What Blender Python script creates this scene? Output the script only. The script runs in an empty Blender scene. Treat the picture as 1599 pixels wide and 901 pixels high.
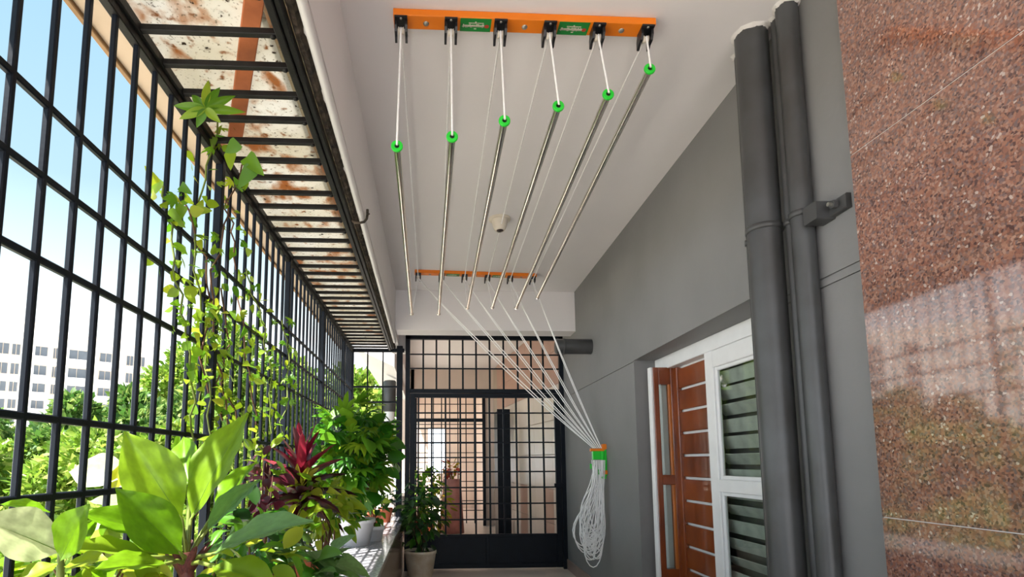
import bpy, math, random
from mathutils import Vector, Matrix, noise as mnoise
R = random.Random(7)
SC = bpy.context.scene
COL = SC.collection
PI = math.pi

# ------------------------------------------------------------------ camera
cam_d = bpy.data.cameras.new('camera'); cam = bpy.data.objects.new('camera', cam_d); COL.objects.link(cam)
YAW, PITCH, ROLL = -.0514, .1149, -.0037
cy, sy, cp, sp, cr, sr = math.cos(YAW), math.sin(YAW), math.cos(PITCH), math.sin(PITCH), math.cos(ROLL), math.sin(ROLL)
_f = Vector((-sy*cp, cy*cp, sp)); _x = Vector((cy, sy, 0)); _u = _x.cross(_f)
_x2 = _x*cr + _u*sr; _u2 = _u*cr - _x*sr
EYE = Vector((0, 0, 1.26))
cam.matrix_world = Matrix(((_x2.x, _u2.x, -_f.x, 0), (_x2.y, _u2.y, -_f.y, 0), (_x2.z, _u2.z, -_f.z, EYE.z), (0, 0, 0, 1)))
cam_d.sensor_fit = 'HORIZONTAL'; cam_d.sensor_width = 36
cam_d.lens = 880/1599*36
cam_d.shift_x = (799.5-714.78)/1599; cam_d.shift_y = (619.53-450.5)/1599
cam_d.clip_start = .02; cam_d.clip_end = 600
SC.camera = cam

# ------------------------------------------------------------------ world, sun, exposure
W = bpy.data.worlds.new('sky'); SC.world = W; W.use_nodes = True
nt = W.node_tree; nt.nodes.clear()
o_ = nt.nodes.new('ShaderNodeOutputWorld'); b_ = nt.nodes.new('ShaderNodeBackground')
tc = nt.nodes.new('ShaderNodeTexCoord'); sx = nt.nodes.new('ShaderNodeSeparateXYZ'); rp = nt.nodes.new('ShaderNodeValToRGB')
nt.links.new(tc.outputs['Generated'], sx.inputs[0]); nt.links.new(sx.outputs['Z'], rp.inputs[0])
nt.links.new(rp.outputs[0], b_.inputs[0]); nt.links.new(b_.outputs[0], o_.inputs[0])
e = rp.color_ramp.elements
e[0].position = 0; e[0].color = (2.4, 2.65, 2.9, 1)
e[1].position = 1; e[1].color = (.15, .29, .46, 1)
for p, c in ((.10, (1.75, 1.95, 2.15)), (.20, (1.0, 1.08, 1.12)), (.28, (.52, .66, .72)), (.40, (.31, .46, .55)), (.65, (.23, .39, .53))):
    k = e.new(p); k.color = c + (1,)
b_.inputs[1].default_value = 1.0
sun_d = bpy.data.lights.new('sun', 'SUN'); sun = bpy.data.objects.new('sun', sun_d); COL.objects.link(sun)
sun_d.energy = 11.0; sun_d.angle = math.radians(.6); sun_d.color = (1, .965, .91)
SUN_FROM = Vector((-.33, -.33, .88)).normalized()
sun.rotation_euler = SUN_FROM.to_track_quat('Z', 'Y').to_euler(); sun.location = (-8, -4, 14)
vs = SC.view_settings
vs.view_transform = 'Standard'; vs.look = 'None'; vs.exposure = 0.94; vs.gamma = 1; vs.use_curve_mapping = False

# ------------------------------------------------------------------ helpers
def hx(r, g, b):
    f = lambda c: (c/255/12.92 if c/255 <= .04045 else ((c/255+.055)/1.055)**2.4)
    return (f(r), f(g), f(b), 1)

MATS = {}
def mat(name, base, rough=.5, metal=0., var=0., vscale=6., bump=0., bscale=60., spec=.5, base2=None, coat=0., rnd=0.):
    """principled surface whose colour drifts with a noise between base and base2"""
    if name in MATS: return MATS[name]
    m = bpy.data.materials.new(name); m.use_nodes = True; n = m.node_tree; p = n.nodes['Principled BSDF']
    p.inputs['Roughness'].default_value = rough; p.inputs['Metallic'].default_value = metal
    p.inputs['Specular IOR Level'].default_value = spec
    p.inputs['Coat Weight'].default_value = coat
    tcn = n.nodes.new('ShaderNodeTexCoord')
    nz = n.nodes.new('ShaderNodeTexNoise'); nz.inputs['Scale'].default_value = vscale; nz.inputs['Detail'].default_value = 6
    n.links.new(tcn.outputs['Object'], nz.inputs['Vector'])
    mx = n.nodes.new('ShaderNodeMix'); mx.data_type = 'RGBA'
    b2 = base2 or tuple(min(1, c*(1-var)) for c in base[:3])+(1,)
    mx.inputs[6].default_value = base; mx.inputs[7].default_value = b2
    rr = n.nodes.new('ShaderNodeMapRange'); rr.inputs[1].default_value = .35; rr.inputs[2].default_value = .65
    n.links.new(nz.outputs['Fac'], rr.inputs[0]); n.links.new(rr.outputs[0], mx.inputs[0])
    n.links.new(mx.outputs[2], p.inputs['Base Color'])
    if bump:
        nb = n.nodes.new('ShaderNodeTexNoise'); nb.inputs['Scale'].default_value = bscale; nb.inputs['Detail'].default_value = 4
        n.links.new(tcn.outputs['Object'], nb.inputs['Vector'])
        bp = n.nodes.new('ShaderNodeBump'); bp.inputs['Strength'].default_value = bump; bp.inputs['Distance'].default_value = .01
        n.links.new(nb.outputs['Fac'], bp.inputs['Height']); n.links.new(bp.outputs[0], p.inputs['Normal'])
    MATS[name] = m
    return m

def leafmat(name, c1, c2, c3=None, trans=.4, rough=.4, island=False, vein=0.):
    """leaf: glossy diffuse front mixed with translucency; colour differs from leaf to leaf"""
    m = bpy.data.materials.new(name); m.use_nodes = True; n = m.node_tree; p = n.nodes['Principled BSDF']; out = n.nodes['Material Output']
    p.inputs['Roughness'].default_value = rough
    dk = lambda c: (c[0]*.66, c[1]*.66, c[2]*.66, 1)
    c1, c2, c3 = dk(c1), dk(c2), (dk(c3) if c3 else None)
    if island:
        s = n.nodes.new('ShaderNodeNewGeometry').outputs['Random Per Island']
    else:
        s = n.nodes.new('ShaderNodeObjectInfo').outputs['Random']
    r = n.nodes.new('ShaderNodeValToRGB'); r.color_ramp.elements[0].color = c1; r.color_ramp.elements[1].color = c2
    if c3: k = r.color_ramp.elements.new(.55); k.color = c3
    n.links.new(s, r.inputs[0]); col = r.outputs[0]
    if vein:
        t = n.nodes.new('ShaderNodeTexCoord'); nz = n.nodes.new('ShaderNodeTexNoise'); nz.inputs['Scale'].default_value = 9
        n.links.new(t.outputs['Object'], nz.inputs['Vector'])
        mr = n.nodes.new('ShaderNodeMapRange'); mr.inputs[1].default_value = .3; mr.inputs[2].default_value = .7; mr.inputs[3].default_value = 1-vein; mr.inputs[4].default_value = 1+vein
        n.links.new(nz.outputs['Fac'], mr.inputs[0])
        mm = n.nodes.new('ShaderNodeVectorMath'); mm.operation = 'SCALE'; n.links.new(col, mm.inputs[0]); n.links.new(mr.outputs[0], mm.inputs['Scale']); col = mm.outputs[0]
    n.links.new(col, p.inputs['Base Color'])
    tr = n.nodes.new('ShaderNodeBsdfTranslucent'); n.links.new(col, tr.inputs[0])
    mx = n.nodes.new('ShaderNodeMixShader'); mx.inputs[0].default_value = trans
    n.links.new(p.outputs[0], mx.inputs[1]); n.links.new(tr.outputs[0], mx.inputs[2]); n.links.new(mx.outputs[0], out.inputs[0])
    return m

class MB:
    def __init__(s): s.v = []; s.f = []; s.smooth = []
    def add(s, vs, fs, smooth=False):
        o = len(s.v); s.v += [tuple(v) for v in vs]; s.f += [tuple(i+o for i in f) for f in fs]; s.smooth += [smooth]*len(fs); return s
    def box(s, a, b):
        x0, y0, z0 = a; x1, y1, z1 = b
        return s.add([(x0,y0,z0),(x1,y0,z0),(x1,y1,z0),(x0,y1,z0),(x0,y0,z1),(x1,y0,z1),(x1,y1,z1),(x0,y1,z1)],
                     [(0,3,2,1),(4,5,6,7),(0,1,5,4),(1,2,6,5),(2,3,7,6),(3,0,4,7)])
    def cbox(s, a, b, c=.003):
        """box with chamfered edges along its longest axis"""
        d = [b[i]-a[i] for i in range(3)]; ax = d.index(max(d)); i, j = [k for k in range(3) if k != ax]
        c = min(c, d[i]*.3, d[j]*.3)
        pr = [(a[i]+c,a[j]),(b[i]-c,a[j]),(b[i],a[j]+c),(b[i],b[j]-c),(b[i]-c,b[j]),(a[i]+c,b[j]),(a[i],b[j]-c),(a[i],a[j]+c)]
        vs = []
        for t in (a[ax], b[ax]):
            for q in pr:
                v = [0,0,0]; v[ax] = t; v[i] = q[0]; v[j] = q[1]; vs.append(tuple(v))
        fs = [(k,(k+1)%8,8+(k+1)%8,8+k) for k in range(8)] + [tuple(range(7,-1,-1)), tuple(range(8,16))]
        return s.add(vs, fs)
    def prism(s, poly, z0, z1, axis='z'):
        n = len(poly); vs = []
        for z in (z0, z1):
            for p in poly:
                vs.append({'z': (p[0],p[1],z), 'y': (p[0],z,p[1]), 'x': (z,p[0],p[1])}[axis])
        return s.add(vs, [tuple(range(n))[::-1], tuple(range(n,2*n))] + [(k,(k+1)%n,n+(k+1)%n,n+k) for k in range(n)])
    def tube(s, pts, r, n=8, cap=True, smooth=True):
        pts = [Vector(p) for p in pts]; rs = r if isinstance(r, (list, tuple)) else [r]*len(pts)
        rings = []; pu = None
        for i, p in enumerate(pts):
            d = (pts[min(i+1, len(pts)-1)]-pts[max(i-1, 0)])
            d = d.normalized() if d.length > 1e-9 else Vector((0,0,1))
            if pu is None:
                a = Vector((0,0,1)) if abs(d.z) < .9 else Vector((1,0,0))
                pu = (a-d*a.dot(d)).normalized()
            else:
                pu = pu-d*pu.dot(d)
                pu = pu.normalized() if pu.length > 1e-6 else d.orthogonal().normalized()
            w = d.cross(pu)
            rings.append([p+(pu*math.cos(2*PI*k/n)+w*math.sin(2*PI*k/n))*rs[i] for k in range(n)])
        vs = [v for g in rings for v in g]
        fs = [(i*n+k, i*n+(k+1)%n, (i+1)*n+(k+1)%n, (i+1)*n+k) for i in range(len(pts)-1) for k in range(n)]
        s.add(vs, fs, smooth)
        if cap: s.add(rings[0], [tuple(range(n))[::-1]]); s.add(rings[-1], [tuple(range(n))])
        return s
    def lathe(s, prof, c=(0,0,0), n=24, axis='z', smooth=True):
        """prof: (radius, height) pairs"""
        vs = []
        for r, h in prof:
            for k in range(n):
                a = 2*PI*k/n; u, w = r*math.cos(a), r*math.sin(a)
                q = {'z': (u,w,h), 'x': (h,u,w), 'y': (w,h,u)}[axis]
                vs.append((c[0]+q[0], c[1]+q[1], c[2]+q[2]))
        m = len(prof)
        return s.add(vs, [(i*n+k, i*n+(k+1)%n, (i+1)*n+(k+1)%n, (i+1)*n+k) for i in range(m-1) for k in range(n)], smooth)
    def mesh(s, name):
        me = bpy.data.meshes.new(name); me.from_pydata(s.v, [], s.f)
        me.polygons.foreach_set('use_smooth', s.smooth); me.update(); return me
    def build(s, name, m, parent=None):
        return link(name, s.mesh(name), m, parent)

def link(name, me, m, parent=None):
    if m is not None and len(me.materials) == 0: me.materials.append(m)
    o = bpy.data.objects.new(name, me); COL.objects.link(o)
    if parent is not None: par(o, parent)
    return o
BASE = {}
def par(o, p):
    o.parent = p
    b = BASE.get(p.name)
    if b is not None: o.location = o.location-b      # meshes are written in world coordinates; thing empties carry only a location
def tag(o, label, cat=None, group=None, kind=None):
    o['label'] = label
    if cat: o['category'] = cat
    if group: o['group'] = group
    if kind: o['kind'] = kind
    return o
def thing(name, label, cat, loc=(0,0,0), group=None, kind=None):
    o = bpy.data.objects.new(name, None); COL.objects.link(o); o.location = loc; o.empty_display_size = .05
    BASE[o.name] = Vector(loc)
    return tag(o, label, cat, group, kind)
def struct(name, mb, m, label, cat): return tag(mb.build(name, m), label, cat, kind='structure')
def lerp(a, b, t): return a+(b-a)*t
def wx(y): return 1.544+(y-2.565)*.0243     # the corridor wall runs a little askew

# ------------------------------------------------------------------ materials
M_ceil = mat('painted_ceiling', hx(232,228,228), .9, var=.04, vscale=1.2, bump=.05, bscale=40)
M_wall = mat('grey_paint', hx(130,129,129), .62, var=.12, vscale=1.5, bump=.12, bscale=25, spec=.35)
M_pipeP = mat('grey_pipe_paint', hx(70,71,72), .40, var=.2, vscale=5, bump=.05, bscale=30, base2=hx(58,57,56))
M_black = mat('black_enamel', hx(17,23,32), .45, var=.3, vscale=12, bump=.06, bscale=90, spec=.18)
M_black2 = mat('black_enamel_worn', hx(30,29,29), .5, var=.4, vscale=20, bump=.1, bscale=90, spec=.25)
M_steel = mat('brushed_steel', hx(236,231,222), .15, 1.0, var=.08, vscale=3)
M_orange = mat('orange_powder_coat', hx(240,128,10), .4, var=.06)
M_green = mat('green_plastic', hx(30,205,50), .35, var=.05)
M_dgreen = mat('label_green', hx(16,130,50), .4, var=.1)
M_plastic = mat('black_plastic', hx(20,20,24), .4, var=.1)
M_screw = mat('zinc_screw', hx(170,168,160), .35, .8, var=.2, vscale=60)
M_rope = mat('white_rope', hx(252,251,250), .8, var=.08, vscale=80, bump=.3, bscale=300)
M_white = mat('white_gloss_paint', hx(236,236,236), .35, var=.05, vscale=8)
M_whitepipe = mat('white_pvc', hx(228,226,226), .35, var=.05)
M_wood = mat('varnished_teak', hx(142,68,22), .28, var=.35, vscale=3, base2=hx(102,44,14), coat=.4)
M_cream = mat('cream_plastic', hx(222,212,196), .45, var=.08, vscale=12)
M_lens = mat('dark_lens', hx(52,26,18), .2, var=.1)
M_tile = mat('cream_wall_tile', hx(226,208,196), .32, var=.06, vscale=3)
M_tile_b = mat('pink_and_shaded_wall_tile', hx(196,154,136), .3, var=.08, vscale=3)
M_grout = mat('pale_grout', hx(200,186,172), .8)
M_floor = mat('floor_tile_beige', hx(228,212,200), .35, var=.08, vscale=2)
M_skirt = mat('skirting_tile', hx(150,128,118), .4, var=.1)
M_ledge = mat('grey_granite_top', hx(186,184,188), .12, var=.35, vscale=60, base2=hx(140,138,142))
M_ledgeface = mat('tan_granite_face', hx(150,128,110), .2, var=.4, vscale=40, base2=hx(96,78,66))
M_eave = mat('eave_board_beige', hx(192,172,150), .8, var=.2, vscale=3)
M_eavedge = mat('eave_edge_brown', hx(150,118,82), .8, var=.3, vscale=8)
M_plank = mat('wood_plank_orange', hx(196,112,66), .7, var=.4, vscale=6)
M_grime = mat('black_grime', hx(30,27,24), .9, var=.6, vscale=25, bump=.5, bscale=50, base2=hx(84,72,60))
M_mortar = mat('white_mortar', hx(214,210,206), .9, bump=.4, bscale=60)
M_terra = mat('terracotta', hx(176,92,58), .75, var=.15, vscale=8)
M_potcream = mat('cream_pot', hx(240,232,216), .6, var=.25, vscale=7, base2=hx(210,194,164))
M_potwhite = mat('white_pot', hx(238,238,240), .4, var=.05)
M_soil = mat('soil', hx(60,44,32), .95, var=.4, vscale=40)
M_stem = mat('green_stem', hx(116,132,50), .6, var=.3, vscale=10)
M_stembrown = mat('brown_stem', hx(112,78,56), .8, var=.4, vscale=14)
M_stemred = mat('purple_brown_stem', hx(112,60,50), .6, var=.45, vscale=12, base2=hx(70,34,34))
M_bwhite = mat('building_white', hx(250,246,240), .8, var=.03, vscale=.4)
M_bshade = mat('building_trim', hx(214,196,178), .8, var=.1, vscale=.4)
M_bglass = mat('building_glass', hx(92,98,106), .2, var=.3, vscale=.8)
M_bark = mat('bark', hx(96,78,60), .9, var=.4, vscale=4, bump=.5, bscale=12)
M_ground = mat('pale_yard', hx(206,198,184), .9, var=.12, vscale=.3)
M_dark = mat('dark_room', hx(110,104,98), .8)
M_red = mat('red_cloth', hx(176,62,40), .8, var=.3, vscale=6)
M_pink = mat('pink_cloth', hx(206,140,130), .8, var=.3, vscale=6)

def granite_mat():
    m = bpy.data.materials.new('polished_red_granite'); m.use_nodes = True; n = m.node_tree; p = n.nodes['Principled BSDF']
    t = n.nodes.new('ShaderNodeTexCoord')
    v = n.nodes.new('ShaderNodeTexVoronoi'); v.inputs['Scale'].default_value = 150
    nz = n.nodes.new('ShaderNodeTexNoise'); nz.inputs['Scale'].default_value = 35; nz.inputs['Detail'].default_value = 3
    dm = n.nodes.new('ShaderNodeVectorMath'); dm.operation = 'SCALE'; dm.inputs['Scale'].default_value = .012
    ad = n.nodes.new('ShaderNodeVectorMath'); ad.operation = 'ADD'
    n.links.new(t.outputs['Object'], nz.inputs['Vector']); n.links.new(nz.outputs['Color'], dm.inputs[0])
    n.links.new(t.outputs['Object'], ad.inputs[0]); n.links.new(dm.outputs[0], ad.inputs[1]); n.links.new(ad.outputs[0], v.inputs['Vector'])
    s = n.nodes.new('ShaderNodeSeparateXYZ'); n.links.new(v.outputs['Color'], s.inputs[0])
    r = n.nodes.new('ShaderNodeValToRGB'); r.color_ramp.interpolation = 'CONSTANT'
    cols = [(0, hx(96,70,66)), (.08, hx(126,90,80)), (.28, hx(152,104,88)), (.5, hx(166,118,98)), (.68, hx(142,112,106)), (.80, hx(174,134,118)), (.93, hx(122,100,98)), (.98, hx(204,182,170))]
    el = r.color_ramp.elements; el[0].position = 0; el[0].color = cols[0][1]; el[1].position = cols[1][0]; el[1].color = cols[1][1]
    for q, c in cols[2:]: k = el.new(q); k.color = c
    n.links.new(s.outputs[0], r.inputs[0])
    n2 = n.nodes.new('ShaderNodeTexNoise'); n2.inputs['Scale'].default_value = 5; n2.inputs['Detail'].default_value = 3; n.links.new(t.outputs['Object'], n2.inputs['Vector'])
    mr = n.nodes.new('ShaderNodeMapRange'); mr.inputs[1].default_value = .3; mr.inputs[2].default_value = .7; mr.inputs[3].default_value = .72; mr.inputs[4].default_value = .92
    n.links.new(n2.outputs['Fac'], mr.inputs[0])
    vm = n.nodes.new('ShaderNodeVectorMath'); vm.operation = 'SCALE'; n.links.new(r.outputs[0], vm.inputs[0]); n.links.new(mr.outputs[0], vm.inputs['Scale'])
    n.links.new(vm.outputs[0], p.inputs['Base Color'])
    p.inputs['Roughness'].default_value = .06; p.inputs['IOR'].default_value = 1.95
    return m
M_granite = granite_mat()

def sheet_mat(name, c, c2, trans):
    """weathered translucent roofing sheet with rust-brown dirt"""
    m = bpy.data.materials.new(name); m.use_nodes = True; n = m.node_tree; p = n.nodes['Principled BSDF']; out = n.nodes['Material Output']
    t = n.nodes.new('ShaderNodeTexCoord')
    def nz(sc, det, lo, hi, strx=1.):
        mp = n.nodes.new('ShaderNodeMapping'); mp.inputs['Scale'].default_value = (1, strx, 1)
        q = n.nodes.new('ShaderNodeTexNoise'); q.inputs['Scale'].default_value = sc; q.inputs['Detail'].default_value = det
        n.links.new(t.outputs['Object'], mp.inputs[0]); n.links.new(mp.outputs[0], q.inputs['Vector'])
        r = n.nodes.new('ShaderNodeMapRange'); r.inputs[1].default_value = lo; r.inputs[2].default_value = hi; n.links.new(q.outputs['Fac'], r.inputs[0]); return r.outputs[0]
    def mix(f, a, b):
        q = n.nodes.new('ShaderNodeMix'); q.data_type = 'RGBA'; n.links.new(f, q.inputs[0])
        for i, z in ((6, a), (7, b)):
            if isinstance(z, tuple): q.inputs[i].default_value = z
            else: n.links.new(z, q.inputs[i])
        return q.outputs[2]
    base = mix(nz(3, 5, .35, .7), c, c2)
    br = mix(nz(9, 8, .54, .66, .6), base, hx(168,118,70))
    b2 = mix(nz(24, 6, .60, .70), br, hx(140,92,50))
    b3 = mix(nz(90, 3, .60, .72), b2, hx(120,112,96))
    dk = mix(nz(30, 5, .655, .70), b3, hx(52,36,24))
    n.links.new(dk, p.inputs['Base Color']); p.inputs['Roughness'].default_value = .5
    tr = n.nodes.new('ShaderNodeBsdfTranslucent'); n.links.new(dk, tr.inputs[0])
    mx = n.nodes.new('ShaderNodeMixShader'); mx.inputs[0].default_value = trans
    n.links.new(p.outputs[0], mx.inputs[1]); n.links.new(tr.outputs[0], mx.inputs[2]); n.links.new(mx.outputs[0], out.inputs[0])
    return m
M_sheet = sheet_mat('weathered_sheet', hx(216,214,208), hx(200,194,178), .40)
M_sheet2 = sheet_mat('yellowed_sheet', hx(160,148,118), hx(136,118,84), .2)

def glass_mat():
    m = bpy.data.materials.new('window_glass'); m.use_nodes = True; n = m.node_tree; out = n.nodes['Material Output']; n.nodes.remove(n.nodes['Principled BSDF'])
    g = n.nodes.new('ShaderNodeBsdfGlossy'); g.inputs['Roughness'].default_value = .03
    t = n.nodes.new('ShaderNodeBsdfTransparent'); t.inputs[0].default_value = (.86, .9, .88, 1)
    f = n.nodes.new('ShaderNodeFresnel'); f.inputs[0].default_value = 1.12
    mx = n.nodes.new('ShaderNodeMixShader'); n.links.new(f.outputs[0], mx.inputs[0]); n.links.new(t.outputs[0], mx.inputs[1]); n.links.new(g.outputs[0], mx.inputs[2]); n.links.new(mx.outputs[0], out.inputs[0])
    return m
M_glass = glass_mat()

L_broad = leafmat('broad_leaf', hx(120,172,20), hx(156,196,36), hx(134,186,26), .5, .35, vein=.15)
L_pale = leafmat('pale_leaf', hx(196,216,140), hx(222,232,178), None, .4, .4, vein=.15)
L_grey = leafmat('grey_green_leaf', hx(104,158,80), hx(140,182,104), None, .35, .35, vein=.15)
L_lime = leafmat('lime_leaf', hx(140,178,30), hx(206,214,60), hx(172,198,40), .45, .45)
L_yel = leafmat('yellow_leaf', hx(196,200,40), hx(232,222,80), None, .45, .45)
L_vine = leafmat('vine_leaf', hx(92,150,26), hx(176,204,50), hx(132,182,36), .5, .45)
L_shrub = leafmat('shrub_leaf', hx(44,112,22), hx(120,178,40), hx(76,146,30), .4, .38)
L_dark = leafmat('dark_shrub_leaf', hx(34,72,30), hx(96,132,52), hx(56,98,40), .3, .4)
L_red = leafmat('red_leaf', hx(150,24,52), hx(206,60,84), hx(112,20,44), .35, .35)
L_maroon = leafmat('maroon_leaf', hx(64,20,36), hx(112,34,54), None, .25, .35)
L_tree = leafmat('tree_leaf', hx(104,150,42), hx(216,226,116), hx(154,192,66), .45, .5, island=True)
L_tree2 = leafmat('tree_leaf_deep', hx(70,120,50), hx(188,208,114), hx(116,160,70), .4, .5, island=True)
L_croton = leafmat('croton_leaf', hx(206,150,20), hx(226,196,50), hx(150,140,30), .4, .4)

# ================================================================== SETTING
YG = 6.78          # gate plane
ZC = 3.15          # ceiling
# floor
struct('floor', MB().box((-.32,-2.8,-.2), (2.1,16,0)), M_floor, 'beige tiled corridor floor at the foot of the gate', 'floor')
struct('bounce_floor', MB().box((-1.0,-12.0,-.2), (7,-2.8,0)), mat('pale_bounce_floor', hx(232,228,226), .6, var=.06, vscale=2), 'pale tiled open terrace behind the viewpoint', 'floor')  # invented open floor behind the camera, added to bounce sunlight onto the ceiling
# ceiling slab
struct('ceiling', MB().box((-.44,-2.8,ZC), (2.1,16.2,ZC+.25)), M_ceil, 'smooth off-white painted ceiling above the drying poles', 'ceiling')
# edge beam and cross beam
struct('trim_1', MB().box((-.445,-2.8,2.665), (-.37,16.0,ZC)), M_ceil, 'off-white edge beam beside the overhead bars', 'beam')
struct('trim_2', MB().box((-.37,6.08,2.70), (wx(6.2)+.01,6.34,ZC)), M_ceil, 'off-white cross beam just in front of the gate', 'beam')
# right wall with the window opening: skewed plan, so quads in plan
def wallquad(mb, y0, y1, z0, z1, x_in=0., th=.42):
    a, b = wx(y0)+x_in, wx(y1)+x_in
    return mb.prism([(a,y0),(b,y1),(b+th,y1),(a+th,y0)][::-1], z0, z1)
WY0, WY1, WZ0, WZ1 = 2.30, 4.23, .30, 2.035
GZ = 2.025
w = MB()
# far portion: below and above the scored groove
wallquad(w, WY1, 6.9, 0, GZ-.004); wallquad(w, WY1, 6.9, GZ-.004, GZ+.004, .008, .41); wallquad(w, WY1, 6.9, GZ+.004, ZC)
# above and below the opening
wallquad(w, WY0, WY1, 0, WZ0); wallquad(w, WY0, WY1, WZ1, ZC)
# near portion behind the pipes with two grooves
y0 = 1.55
for a, b, i in ((0,1.925,0), (1.925,1.931,.008), (1.931,1.958,0), (1.958,1.966,.008), (1.966,ZC,0)): wallquad(w, y0, WY0, a, b, i, .42-i)
struct('wall_right', w, M_wall, 'grey painted corridor wall with the window recess', 'wall')
bb = MB(); 
bb.prism([(wx(4.3)-.014,4.3),(wx(6.9)-.014,6.9),(wx(6.9)+.002,6.9),(wx(4.3)+.002,4.3)][::-1], 0, .115)
struct('baseboard_right', bb, M_skirt, 'brown tile skirting at the foot of the grey wall', 'baseboard')
# red granite cladding: panels with pale joints
gx = 1.50
g = thing('wall_granite', 'polished speckled red granite wall beside the pipes', 'wall', (gx,1.0,0), kind='structure')
JZ = (0, 1.073, 2.34, ZC)
for i in range(3):
    p = MB().cbox((gx,-2.8,JZ[i]+.0015), (gx+.03,1.825,JZ[i+1]-.0015), .001).build('granite_panel', M_granite, g)
MB().box((gx+.003,-2.8,0), (gx+.07,1.822,ZC)).build('backing', M_mortar, g)
# parapet ledge
pr = thing('parapet', 'low wall carrying the plant ledge along the grille', 'parapet', (-.6,2,0), kind='structure')
MB().box((-1.0,-2.8,-.2), (-.30,YG+.1,.585)).build('parapet_body', M_ledgeface, pr)
yy = -2.8
while yy < YG:
    MB().cbox((-1.02,yy+.002,.585), (-.285,min(yy+1.2,YG+.1)-.002,.62), .004).build('ledge_slab', M_ledge, pr); yy += 1.2

# ------------------------------------------------------------------ beyond the gate
wb = thing('wall_back', 'cream tiled wall of the corridor beyond the gate', 'wall', (1.5,9,0), kind='structure')
P0, P1 = Vector((1.66,6.92,0)), Vector((1.30,11.4,0)); dv = (P1-P0); ln = dv.length; dv.normalize(); nv = Vector((-dv.y, dv.x, 0)); nv = nv if nv.x < 0 else -nv
mb = MB(); a, b = P0-nv*.02, P1-nv*.02
mb.prism([(a.x,a.y),(b.x,b.y),(b.x+.3,b.y),(a.x+.3,a.y)], 0, ZC); mb.build('wall_core', M_grout, wb)
def tile_mesh(w, h, t=.02):
    return MB().cbox((0,0,0), (w,t,h), .003).mesh('tile')
TW, TH = .45, .45
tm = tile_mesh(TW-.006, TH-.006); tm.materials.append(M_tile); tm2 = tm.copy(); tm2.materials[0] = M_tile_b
ang = math.atan2(dv.y, dv.x)
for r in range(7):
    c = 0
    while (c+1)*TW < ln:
        o = link('tile', tm2 if (r >= 5 or (r in (0,1) and c % 3 == 1)) else tm, None)  # upper rows tinted pink-brown, their shade painted in; lower ones are pink tiles
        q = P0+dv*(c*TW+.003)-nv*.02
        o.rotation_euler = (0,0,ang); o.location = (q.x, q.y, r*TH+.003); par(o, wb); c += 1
# cross wall with the second doorway, and the far end wall with its bright opening
wf = MB()
wf.box((1.14,11.4,0), (1.6,11.6,ZC)); wf.box((-.5,11.4,2.62), (1.14,11.6,ZC)); wf.box((-.6,11.4,0), (-.30,11.6,ZC))
struct('wall_front', wf, M_tile, 'cream cross wall around the second barred doorway', 'wall')
we = MB()
we.box((-.6,15.6,0), (-.02,15.8,ZC)); we.box((.45,15.6,0), (1.6,15.8,ZC)); we.box((-.02,15.6,0), (.45,15.8,.95)); we.box((-.02,15.6,2.18), (.45,15.8,ZC))
struct('wall_end', we, M_tile, 'cream end wall with a bright window opening', 'wall')
wd = MB(); wd.box((1.28,11.6,0), (1.6,15.6,ZC)); struct('wall_far', wd, M_tile, 'cream wall beyond the second barred doorway', 'wall')
wl = MB(); wl.box((-.45,YG+.15,-.2), (-.30,15.6,.85)); struct('trim_3', wl, M_tile, 'low parapet beyond the gate on the open side', 'parapet')
struct('trim_4', MB().box((-.46,6.86,2.62), (-.24,7.06,ZC)), M_ceil, 'off-white lintel above the end grille beside the gate', 'beam')

# ================================================================== GRILLES
GX = -.93
def bars_vertical(parent, xs_ys, z0, z1, t=.0082, m=M_black, name='bar'):
    me = MB().cbox((-t,-t,0), (t,t,z1-z0), .003).mesh(name); me.materials.append(m)
    for x, y in xs_ys:
        o = link(name, me, None); o.location = (x, y, z0); par(o, parent)
gr = thing('side_grille', 'tall black bar grille along the open side behind the plants', 'grille', (GX,3,.62))
ys = [1.335+.1222*k for k in range(-34, 45)]
posts = (-2.44, -1.22, .0, 1.21, 2.43, 3.66, 4.89, 6.1)
bars_vertical(gr, [(GX, y) for y in ys if y < YG-.05 and min(abs(y-p) for p in posts) > .05], .62, 2.60)
bars_vertical(gr, [(GX, p) for p in posts if p != 1.21], .62, 2.60, .017, name='post')
bars_vertical(gr, [(GX, 1.213)], .62, 2.60)
bars_vertical(gr, [(GX, YG)], .62, 2.62, .022, name='post')
for z in (2.125, 1.945, 1.742, 1.368, 1.178, .78):
    MB().cbox((GX-.008,-2.8,z-.0095), (GX+.008,YG,z+.0095), .003).build('rail', M_black, gr)
og = thing('overhead_grille', 'black ladder of bars overhead between side grille and ceiling beam', 'grille', (-.7,3,2.63))
MB().cbox((GX-.028,-2.8,2.605), (GX+.022,YG,2.64), .003).build('outer_rail', M_black2, og)
MB().cbox((GX-.018,-2.8,2.575), (GX+.012,YG,2.606), .003).build('lower_rail', M_black2, og)
MB().cbox((-.487,-2.8,2.60), (-.462,YG,2.64), .003).build('inner_rail', M_black2, og)
MB().cbox((-.461,-2.8,2.61), (-.441,YG,2.65), .003).build('wall_angle', M_black2, og)
rm = MB().cbox((GX+.02,-.011,-.011), (-.486,.011,.011), .002).mesh('rung'); rm.materials.append(M_black2)
bm = MB().lathe([(0,-.008),(.009,-.006),(.009,0)], n=8).mesh('bolt'); bm.materials.append(M_black2)
y = 1.683-.155*28
while y < YG-.05:
    o = link('rung', rm, None); o.location = (0, y, 2.622); par(o, og)
    if y < 4:
        o = link('bolt', bm, None); o.location = (-.500, y, 2.612); par(o, og)
    y += .155
eg = thing('end_grille', 'short black bar grille closing the ledge end beside the gate', 'grille', (-.62,YG,.62))
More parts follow.
